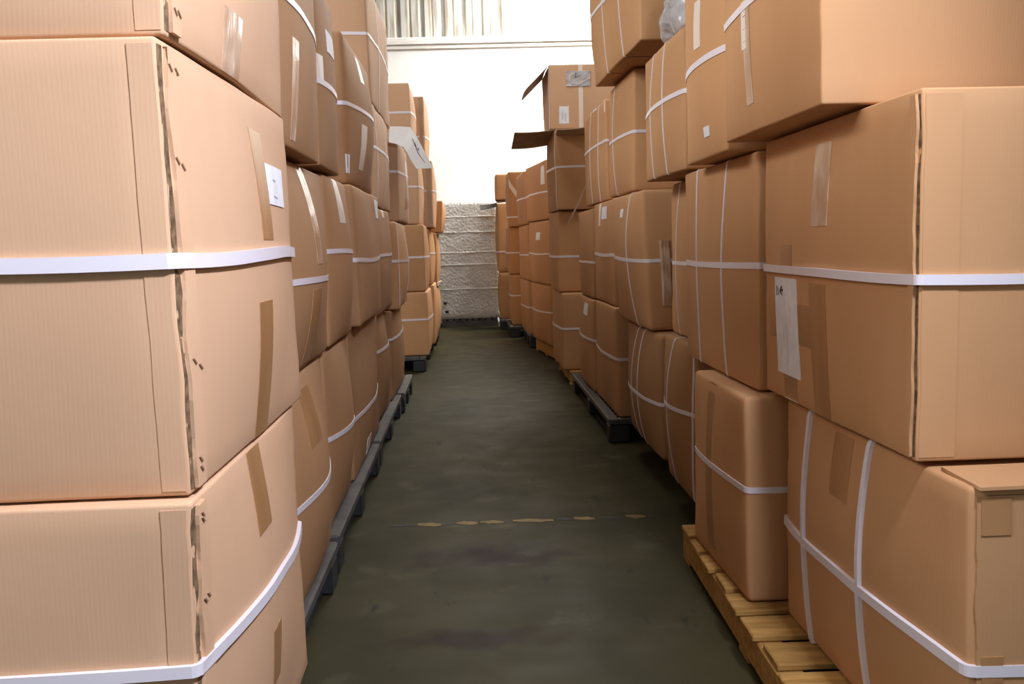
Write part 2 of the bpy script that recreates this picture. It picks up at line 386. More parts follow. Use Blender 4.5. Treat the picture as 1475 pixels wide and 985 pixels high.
    def loop(s, axis, c, w, tilt=0, wob=0):
        e = .0105 if hasattr(s, 'jointed') else .0028
        """band around the carton; axis 2 = level loop at height c, axis 1 = upright loop at depth c (local ideal coords)"""
        i1, i2 = (0, 1) if axis == 2 else (0, 2)
        L1, L2 = s.lin(i1, 14), s.lin(i2, 16); h1, h2 = s.h[i1], s.h[i2]
        path = [(a, -h2) for a in L1[:-1]]+[(h1, b) for b in L2[:-1]]+[(a, h2) for a in L1[:0:-1]]+[(-h1, b) for b in L2[:0:-1]]
        V = []
        for (p, q) in path:
            cc = c + tilt*q/h2 + wob*noise.noise(Vector((p*1.5, q*1.5, s.seed)))
            for off, d in ((-w/2, -.001), (-w/2, e), (w/2, e), (w/2, -.001)):
                P = Vector((0, 0, 0)); P[i1] = p; P[i2] = q; P[axis] = cc+off; V.append(s.deform(P, d))
        n = len(path); Fs = []
        for i in range(n):
            j = (i+1) % n
            for k in range(4): Fs.append((4*i+k, 4*j+k, 4*j+(k+1) % 4, 4*i+(k+1) % 4))
        if axis == 1: Fs = [f[::-1] for f in Fs]
        return mesh_obj('strap', V, Fs, STRAP, s.o)
    def hs(s, u, v, w=.019, face='aisle', tilt=0, wob=.012):
        t = s.st(face, u, v)[1]; s.loop(2, max(-.97*s.h.z+w, min(.97*s.h.z-w, (2*t-1)*s.h.z)), w, tilt, wob)
    def vs(s, u, v, w=.014, tilt=0, wob=.01):
        a = s.st('aisle', u, v)[0]; s.loop(1, max(-.9*s.h.y, min(.9*s.h.y, (2*a-1)*s.h.y)), w, tilt, wob)
    def staples(s, pts):
        for (u, v) in pts:
            a, t = s.st('aisle', u, v, 0)
            a = max(a, .032); c = s.deform(s.ideal('aisle', a, t), .008); q = s.deform(s.ideal('aisle', a+.012, t-.014), .008)
            d = (q-c); up = Vector((0, d.z, -d.y)).normalized()*.0016; out = Vector((1 if s.aisle == 'right' else -1, 0, 0))*.0022
            V = [p+e+f for p in (c, q) for e in (-up, up) for f in (-out*1.5, out)]
            mesh_obj('staple', V, [(0, 1, 3, 2), (4, 6, 7, 5), (0, 4, 5, 1), (2, 3, 7, 6), (1, 5, 7, 3), (0, 2, 6, 4)], STAPLE, s.o)
    def joint(s, wa=.05, wf=.05, gap=.027):
        """the glued vertical joint at the near aisle corner, standing a little open"""
        H2 = 2*s.h.y; W2 = 2*s.h.x; s.jointed = True
        s.patch('joint_flap', 'aisle', gap/H2, (wa+gap)/H2, .012, .985, s.m, th=.007, wav=.74*gap/H2, na=6, nt=44)
        f0, f1 = ((W2-wf)/W2, 1-.006/W2) if s.side == 'L' else (.006/W2, wf/W2)
        s.patch('corner_strip', 'front', f0, f1, .012, .985, s.m, th=.0014, na=6, nt=20)
        # dark board-edge strip painting the shade inside the gap
        s.patch('shaded_gap_edge', 'aisle', .003/H2, (gap-.001)/H2, .012, .985, EDGE, th=.0006, na=2, nt=20)
B = {}
def C(key, *a, **k):
    B[key] = Carton(key[0], *a, m=PALE_LIT if key[:2] == 'L1' or key in ('L5c', 'L5d', 'L6c', 'L7c', 'L7d', 'L8c', 'L8d', 'R7d') else BROWN if key[:2] in ('L2', 'L3', 'L4') or key in ('L5a', 'L5b', 'L6a', 'R3a', 'R4a') else CARD, **k)  # paler tone on far upper cartons paints in the light they catch
    return B[key]
PR = 'wooden-pallet row'; GR = 'grey-pallet row'

# ---- row on grey plastic pallets -------------------------------------------------
PT = .17      # pallet deck height
def ink(bx, lab_px, strokes, m=INK, th=.0032, w=.005, face='aisle'):
    for (u0, v0, u1, v1) in strokes:
        A = bx.st(face, u0, v0); D = bx.st(face, u1, v1); n = 4; V = []
        for i in range(n+1):
            f = i/n; a = A[0]+(D[0]-A[0])*f; t = A[1]+(D[1]-A[1])*f
            W_ = 2*(bx.h.x if face == 'front' else bx.h.y); dx = (D[0]-A[0])*W_; dz = (D[1]-A[1])*2*bx.h.z; L = math.hypot(dx, dz) or 1
            for sgn in (-1, 1): V.append(bx.deform(bx.ideal(face, a-sgn*dz/L*w/2/W_, t+sgn*dx/L*w/2/(2*bx.h.z)), th))
        o = mesh_obj('ink_stroke' if m is INK else 'printed_line', V, [(2*i, 2*i+2, 2*i+3, 2*i+1) for i in range(n)], m, bx.o)
        o.parent = lab_px; o.matrix_parent_inverse = Matrix.Identity(4)
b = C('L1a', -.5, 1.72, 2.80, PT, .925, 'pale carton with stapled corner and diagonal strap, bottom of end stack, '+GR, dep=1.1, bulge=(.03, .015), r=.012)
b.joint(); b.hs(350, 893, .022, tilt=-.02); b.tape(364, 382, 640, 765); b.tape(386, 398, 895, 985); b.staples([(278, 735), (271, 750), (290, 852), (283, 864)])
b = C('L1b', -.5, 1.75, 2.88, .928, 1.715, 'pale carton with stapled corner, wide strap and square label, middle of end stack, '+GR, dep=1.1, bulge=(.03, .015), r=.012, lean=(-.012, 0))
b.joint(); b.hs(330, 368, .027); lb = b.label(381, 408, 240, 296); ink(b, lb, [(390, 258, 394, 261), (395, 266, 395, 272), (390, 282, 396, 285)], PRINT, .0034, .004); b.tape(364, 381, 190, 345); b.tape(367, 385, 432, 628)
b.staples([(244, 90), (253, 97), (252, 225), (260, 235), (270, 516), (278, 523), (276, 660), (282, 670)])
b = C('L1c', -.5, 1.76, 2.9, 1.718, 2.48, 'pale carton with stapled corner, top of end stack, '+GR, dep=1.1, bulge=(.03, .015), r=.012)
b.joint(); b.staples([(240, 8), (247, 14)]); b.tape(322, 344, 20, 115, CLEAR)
b = C('L2a', -.6, 3.0, 4.05, PT, .93, 'brown carton with drooping strap, bottom of second stack from mouth, '+GR, bulge=(.06, .02), r=.03)
b.hs(447, 706, .02); b.tape(437, 452, 555, 640)
b = C('L2b', -.59, 3.0, 4.18, .932, 1.655, 'brown carton with shiny crumpled tape, middle of second stack from mouth, '+GR, bulge=(.07, .02), r=.03)
b.hs(445, 404, .02); b.tape(441, 450, 240, 380, CLEAR); b.tape(442, 456, 415, 535)
b = C('L2c', -.53, 2.95, 3.78, 1.66, 2.38, 'brown carton overhanging dark bottom edge, top of second stack from mouth, '+GR, bulge=(.03, .02), r=.02)
b.hs(435, 27, .022, tilt=0); b.tape(424, 430, 60, 200, CLEAR)
b = C('L3a', -.62, 4.20, 5.0, PT, .925, 'brown carton with low drooping strap, bottom of third stack from mouth, '+GR, bulge=(.06, .02), r=.035)
b.hs(487, 626, .02)
b = C('L3b', -.6, 4.26, 5.03, .932, 1.67, 'brown carton with slanting white tape strip, middle of third stack from mouth, '+GR, bulge=(.06, .02), r=.035)
b.hs(485, 361, .02); b.tape(485, 490, 252, 320, WTAPE)
b = C('L3c', -.57, 4.02, 4.64, 1.675, 2.40, 'brown carton with tilted paper label, top of third stack from mouth, '+GR, bulge=(.03, .03), r=.02)
b.label(467, 477, 50, 80); b.hs(471, 124, .022); b.tape(459, 464, 78, 112, WTAPE)
b = C('L4a', -.62, 5.06, 6.48, PT, .945, 'dark brown carton with tiny yellowed label, bottom of fourth stack from mouth, '+GR, bulge=(.04, .02), r=.03)
b.hs(530, 581, .02); b.pp('paper_label', 'aisle', 529, 535, 627, 650, WTAPE, th=.002)
b = C('L4b', -.565, 5.13, 6.45, .948, 1.67, 'brown carton with label at far corner, middle of fourth stack from mouth, '+GR, bulge=(.03, .02), r=.03)
b.hs(530, 373, .022); b.label(541, 549, 288, 314)
b = C('L4c', -.60, 5.2, 6.45, 1.675, 2.45, 'brown carton with arched top and white strips, top of fourth stack from mouth, '+GR, bulge=(.07, .02), r=.05)
b.hs(515, 157, .02); b.label(503, 512, 219, 246); b.tape(518, 522, 182, 244, WTAPE); b.tape(516, 519, 84, 118, WTAPE)
b = C('L5a', -.64, 6.6, 7.6, PT, .90, 'brown carton with white strip hanging down, bottom of fifth stack from mouth, '+GR, bulge=(.05, .02), r=.03)
b.hs(552, 500, .02); b.tape(566, 571, 482, 532, WTAPE, lift=lambda a, t: .02*(1-t))
b = C('L5b', -.6, 6.58, 7.75, .902, 1.62, 'brown carton behind bulging neighbour, second tier of fifth stack from mouth, '+GR, r=.03)
b.hs(556, 366, .02); b.tape(553, 556, 300, 312, WTAPE)
b = C('L5c', -.6, 6.5, 8.0, 1.622, 2.29, 'brightened carton with paired upright straps, third tier of fifth stack from mouth, '+GR, r=.02)
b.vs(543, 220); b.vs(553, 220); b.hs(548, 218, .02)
b = C('L5d', -.6, 6.72, 8.25, 2.293, 3.10, 'brightened sunlit carton with paired upright straps, top of fifth stack from mouth, '+GR, dep=1.0, bulge=(.02, .02), r=.02)
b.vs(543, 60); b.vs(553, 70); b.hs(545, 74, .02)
b = C('L6a', -.62, 7.72, 9.0, PT, .86, 'brown carton with pale top corner, bottom of sixth stack from mouth, '+GR, bulge=(.05, .02), r=.03)
b.hs(580, 472, .018)
b = C('L6b', -.56, 7.85, 9.05, .862, 1.545, 'brown carton with low-lit upright straps, middle of sixth stack from mouth, '+GR, bulge=(.05, .02), r=.03)
b.hs(578, 376, .02); b.vs(572, 376); b.vs(584, 376)
b = C('L6c', -.54, 8.1, 9.35, 1.55, 2.19, 'brightened carton under white hanging sheet, top of sixth stack from mouth, '+GR, bulge=(.03, .02), r=.03)
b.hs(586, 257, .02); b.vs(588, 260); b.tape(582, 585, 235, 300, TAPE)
b = C('L7a', -.47, 10.85, 11.95, PT, .86, 'dark carton on black-footed pallet, bottom of third stack from white wall, '+GR, dep=1.0, r=.03)
b.hs(602, 460, .02, 'front')
b = C('L7b', -.48, 10.87, 11.9, .862, 1.58, 'dark carton with pale edge strip, second tier of third stack from white wall, '+GR, dep=1.0, r=.03)
b.hs(602, 370, .022, 'front'); b.tape(617, 619, 330, 410, WTAPE)
b = C('L7c', -.52, 10.9, 11.9, 1.583, 2.40, 'brightened carton shaded by white sheet, third tier of third stack from white wall, '+GR, dep=1.0, r=.03)
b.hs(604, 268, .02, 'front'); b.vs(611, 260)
b = C('L7d', -.57, 10.9, 11.8, 2.403, 3.07, 'brightened carton above white sheet, top of third stack from white wall, '+GR, dep=1.0, r=.02)
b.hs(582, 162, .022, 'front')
b = C('L8a', -.44, 12.1, 13.2, PT, .88, 'dark narrow-looking carton, bottom of second stack from white wall, '+GR, dep=1.0, r=.03)
b = C('L8b', -.46, 12.1, 13.2, .882, 1.56, 'brown carton with strap near top, second tier of second stack from white wall, '+GR, dep=1.0, r=.03)
b.hs(622, 365, .02, 'front')
b = C('L8c', -.41, 12.1, 13.15, 1.563, 2.35, 'brightened carton with dark open edge, third tier of second stack from white wall, '+GR, dep=1.0, r=.02)
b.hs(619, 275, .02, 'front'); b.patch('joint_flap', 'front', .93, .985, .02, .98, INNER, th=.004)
b = C('L8d', -.47, 12.1, 13.1, 2.353, 3.10, 'brightened carton with dark vertical edge, top of second stack from white wall, '+GR, dep=1.0, r=.02)
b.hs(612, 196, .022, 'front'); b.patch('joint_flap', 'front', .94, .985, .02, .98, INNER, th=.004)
b = C('L9a', -.45, 13.6, 14.7, PT, .80, 'shadowed carton, bottom of stack beside wrapped load, '+GR, r=.03)
b = C('L9b', -.43, 13.6, 14.6, .803, 1.52, 'shadowed carton with torn pale strip, middle of stack beside wrapped load, '+GR, r=.03)
b.tape(633, 635, 405, 420, WTAPE, lift=lambda a, t: .03*a)
b = C('L9c', -.36, 13.7, 14.6, 1.523, 1.95, 'small sunlit carton leaning out, top of stack beside wrapped load, '+GR, r=.02, lean=(.05, 0))

# ---- row with the wooden pallet ---------------------------------------------------
WT = .15
b = C('R1a', .975, 1.92, 3.06, WT, .845, 'tan carton with crossed straps and taped corner, bottom of end stack, '+PR, dep=1.1, bulge=(.035, .015), r=.02)
b.jointed = True; b.vs(1164, 760, .02); b.vs(1249, 780, .02); b.hs(1245, 847, .024); b.tape(1200, 1226, 625, 715)
b.patch('joint_flap', 'front', .012, .11, .01, .975, CARD, th=.007, wav=.012, nt=30, na=6)
b.patch('tape', 'front', .02, .075, .86, .97, TAPE, th=.0095); b.patch('tape', 'front', .02, .06, .42, .5, TAPE, th=.0095)
b = C('R1b', .945, 2.09, 3.20, .853, 1.645, 'tan carton with long white marked label, middle of end stack, '+PR, dep=1.15, bulge=(.02, .015), r=.010)
b.joint(.02, .085, .016); b.hs(1210, 392, .022)
R1BL = b.label(1115, 1150, 400, 541, skew=0)
b.tape(1172, 1194, 205, 325, CLEAR); b.tape(1122, 1141, 352, 388); b.tape(1170, 1194, 408, 615); b.pp('tape', 'aisle', 1104, 1172, 435, 492, TAPE, th=.0011); b.tape(1124, 1143, 540, 590)
ink(b, R1BL, [(1118, 410, 1118, 425), (1120, 413, 1121, 424), (1126, 411, 1123, 418), (1123, 418, 1128, 417), (1123, 419, 1127, 424), (1126, 412, 1127, 420)])
ink(b, R1BL, [(1127, 470, 1127, 500), (1133, 455, 1132, 520), (1122, 480, 1122, 515), (1138, 440, 1138, 470)], PRINT, .003, .002)
b = C('R1c', .845, 2.38, 3.28, 1.652, 2.5, 'tan carton overhanging the aisle, top of end stack, '+PR, dep=1.2, bulge=(.02, .012), r=.012)
b.hs(1065, 18, .022); b.tape(1076, 1086, 0, 150, CLEAR); b.tape(1073, 1080, 0, 70, WTAPE)
b = C('R2a', .872, 3.17, 3.92, WT, .835, 'tan carton on yellow wooden pallet, bottom of second stack from mouth, '+PR, bulge=(.02, .015), r=.03)
b.hs(1035, 676, .02); b.tape(1020, 1029, 550, 785)
b = C('R2b', .935, 3.26, 4.34, .838, 1.625, 'tan carton with paired upright straps, middle of second stack from mouth, '+PR, bulge=(.02, .012), r=.014)
b.vs(1003, 380, .016); b.vs(1042, 380, .016); b.hs(1045, 381, .022)
b = C('R2c', .865, 3.33, 3.97, 1.63, 2.5, 'tan carton with small pink-white sticker, top of second stack from mouth, '+PR, r=.02)
b.hs(1015, 88, .022); b.label(1012, 1020, 182, 197); b.tape(1006, 1014, 0, 70, WTAPE)
b = C('R3a', .985, 4.40, 5.06, PT-.02, .87, 'tan carton with two upright straps, bottom of third stack from mouth, '+PR, bulge=(.05, .02), r=.03)
b.vs(967, 560); b.vs(992, 560); b.hs(981, 591, .018)
b = C('R3b', 1.04, 4.42, 5.12, .873, 1.627, 'tan carton set back between neighbours, middle of third stack from mouth, '+PR, bulge=(.03, .02), r=.02)
b.vs(978, 400); b.hs(978, 378, .018)
b = C('R3c', .905, 4.2, 5.06, 1.632, 2.22, 'tan carton under clear plastic bag, top of third stack from mouth, '+PR, bulge=(.02, .02), r=.02)
b.vs(941, 150, .013); b.vs(958, 150, .013); b.hs(963, 143, .02)
b = C('R4a', .985, 5.22, 6.3, PT, .85, 'tan carton with sagging lower edge, bottom of fourth stack from mouth, '+PR, bulge=(.06, .03), r=.05)
b.vs(915, 530); b.vs(923, 540); b.hs(925, 567, .018)
b = C('R4b', .955, 5.38, 6.45, .853, 1.62, 'tan carton with shiny film patch, second tier of fourth stack from mouth, '+PR, bulge=(.05, .02), r=.04, lean=(-.03, .06))
b.vs(911, 380); b.hs(905, 373, .02); b.pp('paper_label', 'aisle', 898, 902, 300, 312, PAPER, th=.002); b.pp('film_patch', 'front', 953, 967, 345, 440, CLEAR, th=.004, lift=lambda a, t: .012*abs(math.sin(a*9)*math.sin(t*7)))
b = C('R4c', .965, 5.85, 6.78, 1.628, 2.33, 'tan carton below tilted overhanging carton, third tier of fourth stack from mouth, '+PR, bulge=(.03, .02), r=.03)
b.vs(885, 200, .012); b.hs(890, 200, .018)
b = C('R4d', .90, 5.12, 6.62, 2.337, 3.12, 'tan carton jutting aisleward with paired straps, top of fourth stack from mouth, '+PR, yaw=2, bulge=(.02, .02), r=.02, lean=(-.04, 0))
b.vs(873, 60, .013); b.vs(897, 50, .013); b.hs(858, 28, .02, tilt=.05)
b = C('R5a', .955, 6.6, 7.68, PT, .905, 'tan carton on black pallet corner, bottom of fifth stack from mouth, '+PR, bulge=(.02, .02), r=.03)
b.hs(870, 505, .02)
b = C('R5b', .955, 6.68, 7.66, .908, 1.62, 'tan carton with two white labels, middle of fifth stack from mouth, '+PR, bulge=(.02, .02), r=.02)
b.hs(870, 366, .022); b.label(867, 873, 297, 315); b.tape(862, 865, 287, 325, WTAPE)
b = C('R5c', .965, 6.95, 8.2, 1.625, 2.31, 'tan carton with crossing straps and taped top, top of fifth stack from mouth, '+PR, bulge=(.02, .02), r=.02)
b.vs(862, 200, .012); b.vs(852, 200, .012); b.hs(856, 212, .018); b.tape(869, 872, 140, 160, WTAPE); b.label(854, 858, 152, 160)
b = C('R6a', .945, 7.74, 8.7, PT, .90, 'tan carton with small label under strap, bottom of sixth stack from mouth, '+PR, r=.03)
b.hs(847, 487, .018); b.label(841, 846, 436, 452)
b = C('R6b', .955, 7.74, 8.72, .903, 1.60, 'tan plain-faced carton with one strap, middle of sixth stack from mouth, '+PR, r=.02)
b.hs(847, 378, .018)
b = C('R7a', .855, 9.4, 10.5, .14, .87, 'tan carton with curved strap, bottom of stack under the open-flap cartons, '+PR, dep=1.0, bulge=(.03, .02), r=.03)
b.hs(824, 474, .02, 'front')
b = C('R7b', .845, 9.5, 10.5, .873, 1.64, 'tan carton with level strap, second tier of stack under open-flap cartons, '+PR, dep=1.0, r=.03)
b.hs(822, 369, .022, 'front')
b = C('R7c', .835, 9.42, 10.4, 1.643, 2.39, 'tan carton with top flaps folded open, third tier in stack with open-flap cartons, '+PR, dep=1.0, r=.02)
b.hs(820, 240, .02, 'front'); b.vs(800, 240, .012)
b = C('R7d', .80, 9.5, 10.35, 2.395, 2.98, 'tan open carton with drooping side flap and pouch, top of tall stack, '+PR, dep=.9, bulge=(.01, .01), r=.008)
lb = b.label(806, 820, 153, 178, face='front'); ink(b, lb, [(811, 160, 811, 172), (815, 162, 815, 174)], PRINT, .0045, .006, 'front'); lb = b.pp('film_patch', 'front', 815, 850, 102, 124, BAG, th=.004, lift=lambda a, t: .008*abs(math.sin(a*11+t*5))); ink(b, lb, [(829, 104, 828, 112), (828, 112, 836, 109)], INK, .014, .004, 'front'); ink(b, lb, [(819, 110, 826, 106), (822, 119, 834, 121), (834, 121, 847, 113), (820, 108, 820, 118), (838, 118, 850, 112)], WTAPE, .014, .008, 'front'); b.vs(799, 130, .012)
b.patch('tape', 'front', .30, .345, .0, .99, WTAPE, th=.002)
b = C('R8a', .90, 11.3, 12.6, PT, .86, 'tan carton on pale wooden runner, bottom of fourth stack from white wall, '+PR, yaw=6, r=.03); b.hs(778, 447, .018)
b = C('R8b', .90, 11.3, 12.65, .863, 1.60, 'tan carton with tiny label, middle of fourth stack from white wall, '+PR, yaw=6, r=.03); b.hs(780, 365, .018); b.label(774, 779, 334, 345)
b = C('R8c', .89, 11.3, 12.7, 1.603, 2.27, 'tan carton with short white tape, top of fourth stack from white wall, '+PR, yaw=6, r=.03); b.hs(780, 277, .018); b.tape(779, 783, 238, 265, WTAPE)
b = C('R9a', .745, 12.95, 14.1, PT, .86, 'tan carton with pale edge tape, bottom of third stack from white wall, '+PR, yaw=2, r=.03); b.hs(762, 444, .018); b.tape(760, 762, 405, 440, WTAPE)
b = C('R9b', .745, 12.95, 14.1, .863, 1.58, 'tan carton with strap at mid height, middle of third stack from white wall, '+PR, yaw=2, r=.03); b.hs(760, 368, .018)
b = C('R9c', .73, 12.95, 14.1, 1.583, 2.26, 'tan carton with high strap, top of third stack from white wall, '+PR, yaw=2, r=.03); b.hs(758, 282, .018)
b = C('R10a', .60, 14.5, 15.5, PT, .90, 'dark tan carton on black pallet, bottom of second stack from white wall, '+PR, yaw=0, r=.03); b.hs(742, 425, .02, 'front')
b = C('R10b', .58, 14.5, 15.5, .903, 1.58, 'tan carton with flat strap, middle of second stack from white wall, '+PR, r=.03); b.hs(745, 364, .02, 'front')
b = C('R10c', .60, 14.45, 15.4, 1.583, 2.36, 'tan carton with slanting loose band, top of second stack from white wall, '+PR, r=.02); b.hs(747, 312, .02, 'front'); b.patch('tape', 'front', .05, .12, .35, .95, WTAPE, th=.002, skew=-.35)
b = C('R11a', .47, 15.7, 16.4, PT, .9, 'shaded tan carton, bottom of stack beside wrapped load, '+PR, r=.03)
b = C('R11b', .46, 15.7, 16.4, .903, 1.97, 'tall tan carton with dark open flap, middle of stack beside wrapped load, '+PR, r=.03); b.hs(728, 363, .02, 'front')
b = C('R11c', .45, 15.72, 16.4, 2.02, 2.42, 'small sunlit tan carton above dark flap, top of stack beside wrapped load, '+PR, r=.02, bulge=(.008, .008))

# open flaps (parts of their cartons)
def flap(key, quad, m=INNER, th=.006, name='open_flap', sub=5, sag=.01):
    bx = B[key]; Q = [bx.inv @ Vector(p) for p in quad]; V = []
    nrm = (Q[1]-Q[0]).cross(Q[3]-Q[0]).normalized()
    for l in (0, 1):
        for j in range(sub+1):
            for i in range(sub+1):
                a, t = i/sub, j/sub
                p = Q[0]*(1-a)*(1-t)+Q[1]*a*(1-t)+Q[2]*a*t+Q[3]*(1-a)*t
                V.append(p + nrm*(th*l + sag*math.sin(a*math.pi)))
    W = sub+1; n = W*W; Fs = []
    for j in range(sub):
        for i in range(sub):
            k = j*W+i; Fs += [(k, k+W, k+W+1, k+1), (n+k, n+k+1, n+k+W+1, n+k+W)]
    rim = list(range(sub))+[j*W+sub for j in range(sub)]+[sub*W+i for i in range(sub, 0, -1)]+[j*W for j in range(sub, 0, -1)]
    k0 = len(V); m0 = len(rim); V = V+[V[i] for i in rim]+[V[n+i] for i in rim]
    Fs += [(k0+i, k0+(i+1) % m0, k0+m0+(i+1) % m0, k0+m0+i) for i in range(m0)]
    return mesh_obj(name, V, Fs, m, bx.o, True)
flap('R7c', [(.83, 9.44, 2.385), (.46, 9.46, 2.37), (.46, 10.2, 2.29), (.83, 10.35, 2.33)])
flap('R7c', [(.84, 9.41, 2.335), (1.16, 9.41, 2.335), (1.14, 9.06, 2.37), (.82, 9.08, 2.345)])
flap('R7d', [(.80, 9.52, 2.975), (.80, 10.3, 2.975), (.585, 10.3, 2.77), (.595, 9.52, 2.775)])
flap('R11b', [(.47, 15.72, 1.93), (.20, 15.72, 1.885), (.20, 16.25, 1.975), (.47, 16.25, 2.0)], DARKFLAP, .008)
flap('R11b', [(.47, 15.72, 1.992), (.9, 15.72, 1.992), (.9, 16.38, 2.0), (.47, 16.38, 2.0)], CARD, name='folded_flap')
# top flap lid of the taped-corner carton
b = B['R1a']
flap('R1a', [(.985, 1.895, .838), (2.05, 1.895, .838), (2.05, 2.06, .843), (.985, 2.06, .843)], CARD, .007, 'top_flap', sag=.002)

# ------------------------------------------------------------------ pallets
def plastic_pallet(x0, x1, y0, y1, label, nslat=12, deck=PT):
    o = empty('plastic_pallet', ((x0+x1)/2, (y0+y1)/2, 0)); tag(o, label, 'pallet', 'grey plastic pallets')
    lx, ly = (x1-x0)/2, (y1-y0)/2; z1 = deck-.002; z0 = z1-.045
    for sx in (-1, 1): block('side_rail', *sorted((sx*lx, sx*(lx-.07))), -ly, ly, z0, z1, PLAST, o, .008)
    for sy in (-1, 1): block('end_rail', -lx+.07, lx-.07, *sorted((sy*ly, sy*(ly-.07))), z0, z1, PLAST, o, .008)
    L = 2*ly-.14; p = L/nslat
    v, f = boxv(-lx+.07, lx-.07, -p*.3, p*.3, z0+.012, z1-.002); first = None
    for i in range(nslat):
        y = -ly+.07+p*(i+.5)
        if first is None: first = mesh_obj('slat', v, f, PLAST, o); s = first
        else: s = bpy.data.objects.new('slat', first.data); COL.objects.link(s); s.parent = o
        s.location = (0, y, 0)
    fv = boxv(-.07, .07, -.085, .085, .0, z0, .012); first = None
    for sx in (-1, 0, 1):
        for sy in (-1, 0, 1):
            if first is None: first = mesh_obj('foot', *fv, FOOT, o); s = first
            else: s = bpy.data.objects.new('foot', first.data); COL.objects.link(s); s.parent = o
            s.location = (sx*(lx-.075), sy*(ly-.09), 0)
    for sx in (-1, 1): block('runner', sx*(lx-.075)-.03, sx*(lx-.075)+.03, -ly+.17, ly-.17, .001, .018, FOOT, o)
    return o
plastic_pallet(-1.62, -.572, 1.75, 4.02, 'grey plastic pallet under the stapled-corner end stack', 18)
plastic_pallet(-1.55, -.578, 4.1, 6.05, 'grey plastic pallet with black feet beside the worn floor tape', 16)
plastic_pallet(-1.55, -.582, 6.12, 8.05, 'grey plastic pallet with dark slots, third from mouth, '+GR, 16)
plastic_pallet(-1.55, -.56, 8.12, 9.3, 'short grey plastic pallet under carton with pale top corner', 10)
plastic_pallet(-1.48, -.50, 10.78, 13.25, 'black-footed plastic pallet under third and second stacks from white wall, '+GR, 18)
plastic_pallet(-1.4, -.47, 13.55, 14.75, 'shadowed plastic pallet beside wrapped load, '+GR, 10)
plastic_pallet(.89, 1.95, 6.58, 9.0, 'grey plastic pallet with black feet and runner, '+PR, 18)
plastic_pallet(1.16, 1.95, 5.1, 6.45, 'hidden-edged dark plastic pallet under sagging carton, '+PR, 10)
plastic_pallet(.74, 1.8, 12.85, 14.2, 'dark plastic pallet, third from white wall, '+PR, 10)
plastic_pallet(.55, 1.6, 14.35, 15.55, 'black plastic pallet standing out into aisle near wrapped load, '+PR, 10)
plastic_pallet(.46, 1.45, 15.65, 16.45, 'dark plastic pallet tucked beside wrapped load, '+PR, 8)

def wood_pallet(loc, rz, W, L, label, top=WT, nb=8, gap=.045, blocks=3):
    """deck boards run across (x), stringer boards along y"""
    o = empty('wooden_pallet', loc, rz); tag(o, label, 'pallet')
    rd = random.Random(11); bw = (L-gap*(nb-1))/nb; t = .022; z = top-.002
    for i in range(nb):
        y = -L/2+i*(bw+gap); e = rd.uniform(-.012, .012)
        block('deck_board', -W/2+e, W/2, y, y+bw*rd.uniform(.94, 1.0), z-t, z-rd.uniform(0, .002), WOOD, o, .004)
    for x in (-W/2+.004, -.04, W/2-.084):
        block('stringer', x, x+.08, -L/2+.005, L/2-.005, t+.001, z-t-.001, WOOD, o, .006)
    for k in range(blocks):
        y = -L/2+(L-.12)*k/(blocks-1); block('bottom_board', -W/2+rd.uniform(0, .01), W/2, y, y+.12, .001, t, WOOD, o, .004)
    return o
wood_pallet((1.40, 3.08, 0), math.radians(-1.5), 1.14, 2.06, 'yellow wooden pallet with gapped deck boards under crossed-strap carton', nb=10)
wood_pallet((1.57, 4.64, 0), 0, .80, .92, 'wooden pallet hidden in shade under two-strap carton', nb=6)
wood_pallet((1.42, 9.95, 0), 0, 1.02, 1.2, 'pale wooden pallet under open-flap carton stack', top=.14, nb=7)
wood_pallet((1.37, 11.95, 0), math.radians(6), 1.0, 1.4, 'pale wooden pallet runner beside dark plastic foot, fourth stack from white wall', top=PT, nb=7)

# ------------------------------------------------------------------ wrapped load at the back
def lump(name, c, h, m, parent, r=.03, amp=.02, fr=5, n=14, seed=1):
    V = []; Fs = []; idx = {}; h = Vector(h); off = Vector((seed*3.1, seed*1.7, seed))
    def vid(t):
        if t not in idx:
            p = Vector([-h[i]+2*h[i]*t[i]/n for i in range(3)]); q = Vector([max(-(h[i]-r), min(h[i]-r, p[i])) for i in range(3)]); d = (p-q).normalized()
            P = q+d*r; P += d*(noise.noise((P+off)*fr)*amp + noise.noise((P+off)*fr*2.7)*amp*.5); P.z = max(-h.z, min(h.z, P.z)); idx[t] = len(V); V.append(P+Vector(c))
        return idx[t]
    for ax in range(3):
        o1, o2 = (ax+1) % 3, (ax+2) % 3
        for e in (0, n):
            for i in range(n):
                for j in range(n):
                    q = []
                    for a, d in ((0, 0), (1, 0), (1, 1), (0, 1)):
                        t = [0, 0, 0]; t[ax] = e; t[o1] = i+a; t[o2] = j+d; q.append(vid(tuple(t)))
                    Fs.append(tuple(q if e else q[::-1]))
    return mesh_obj(name, V, Fs, m, parent, True)
wl = empty('wrapped_load', (-.02, 16.95, 0)); tag(wl, 'stretch-film wrapped white load standing against the white back wall', 'wrapped load')
z = .13
lump('wrapped_bundle', (0, 0, 1.09), (.50, .38, .96), FILM, wl, .03, .006, 5, 30, 3)
for z in (.62, 1.02, 1.22, 1.55, 1.80): lump('film_band', (0, 0, z), (.507, .387, .016), FILM, wl, .01, .006, 7, 14, int(z*10))
for i in range(9): block('base_slat', -.46+i*.105, -.46+i*.105+.075, -.385, .36, .10, .128, PLAST, wl)
for y in (-.38, -.06, .26): block('base_runner', -.46, .46, y, y+.09, .001, .098, PLAST, wl)
for (dx, z) in ((-.40, .40), (-.375, .26)): lump('dark_tie', (dx, -.40, z), (.028, .01, .022), FOOT, wl, .008, .004, 20, 4)

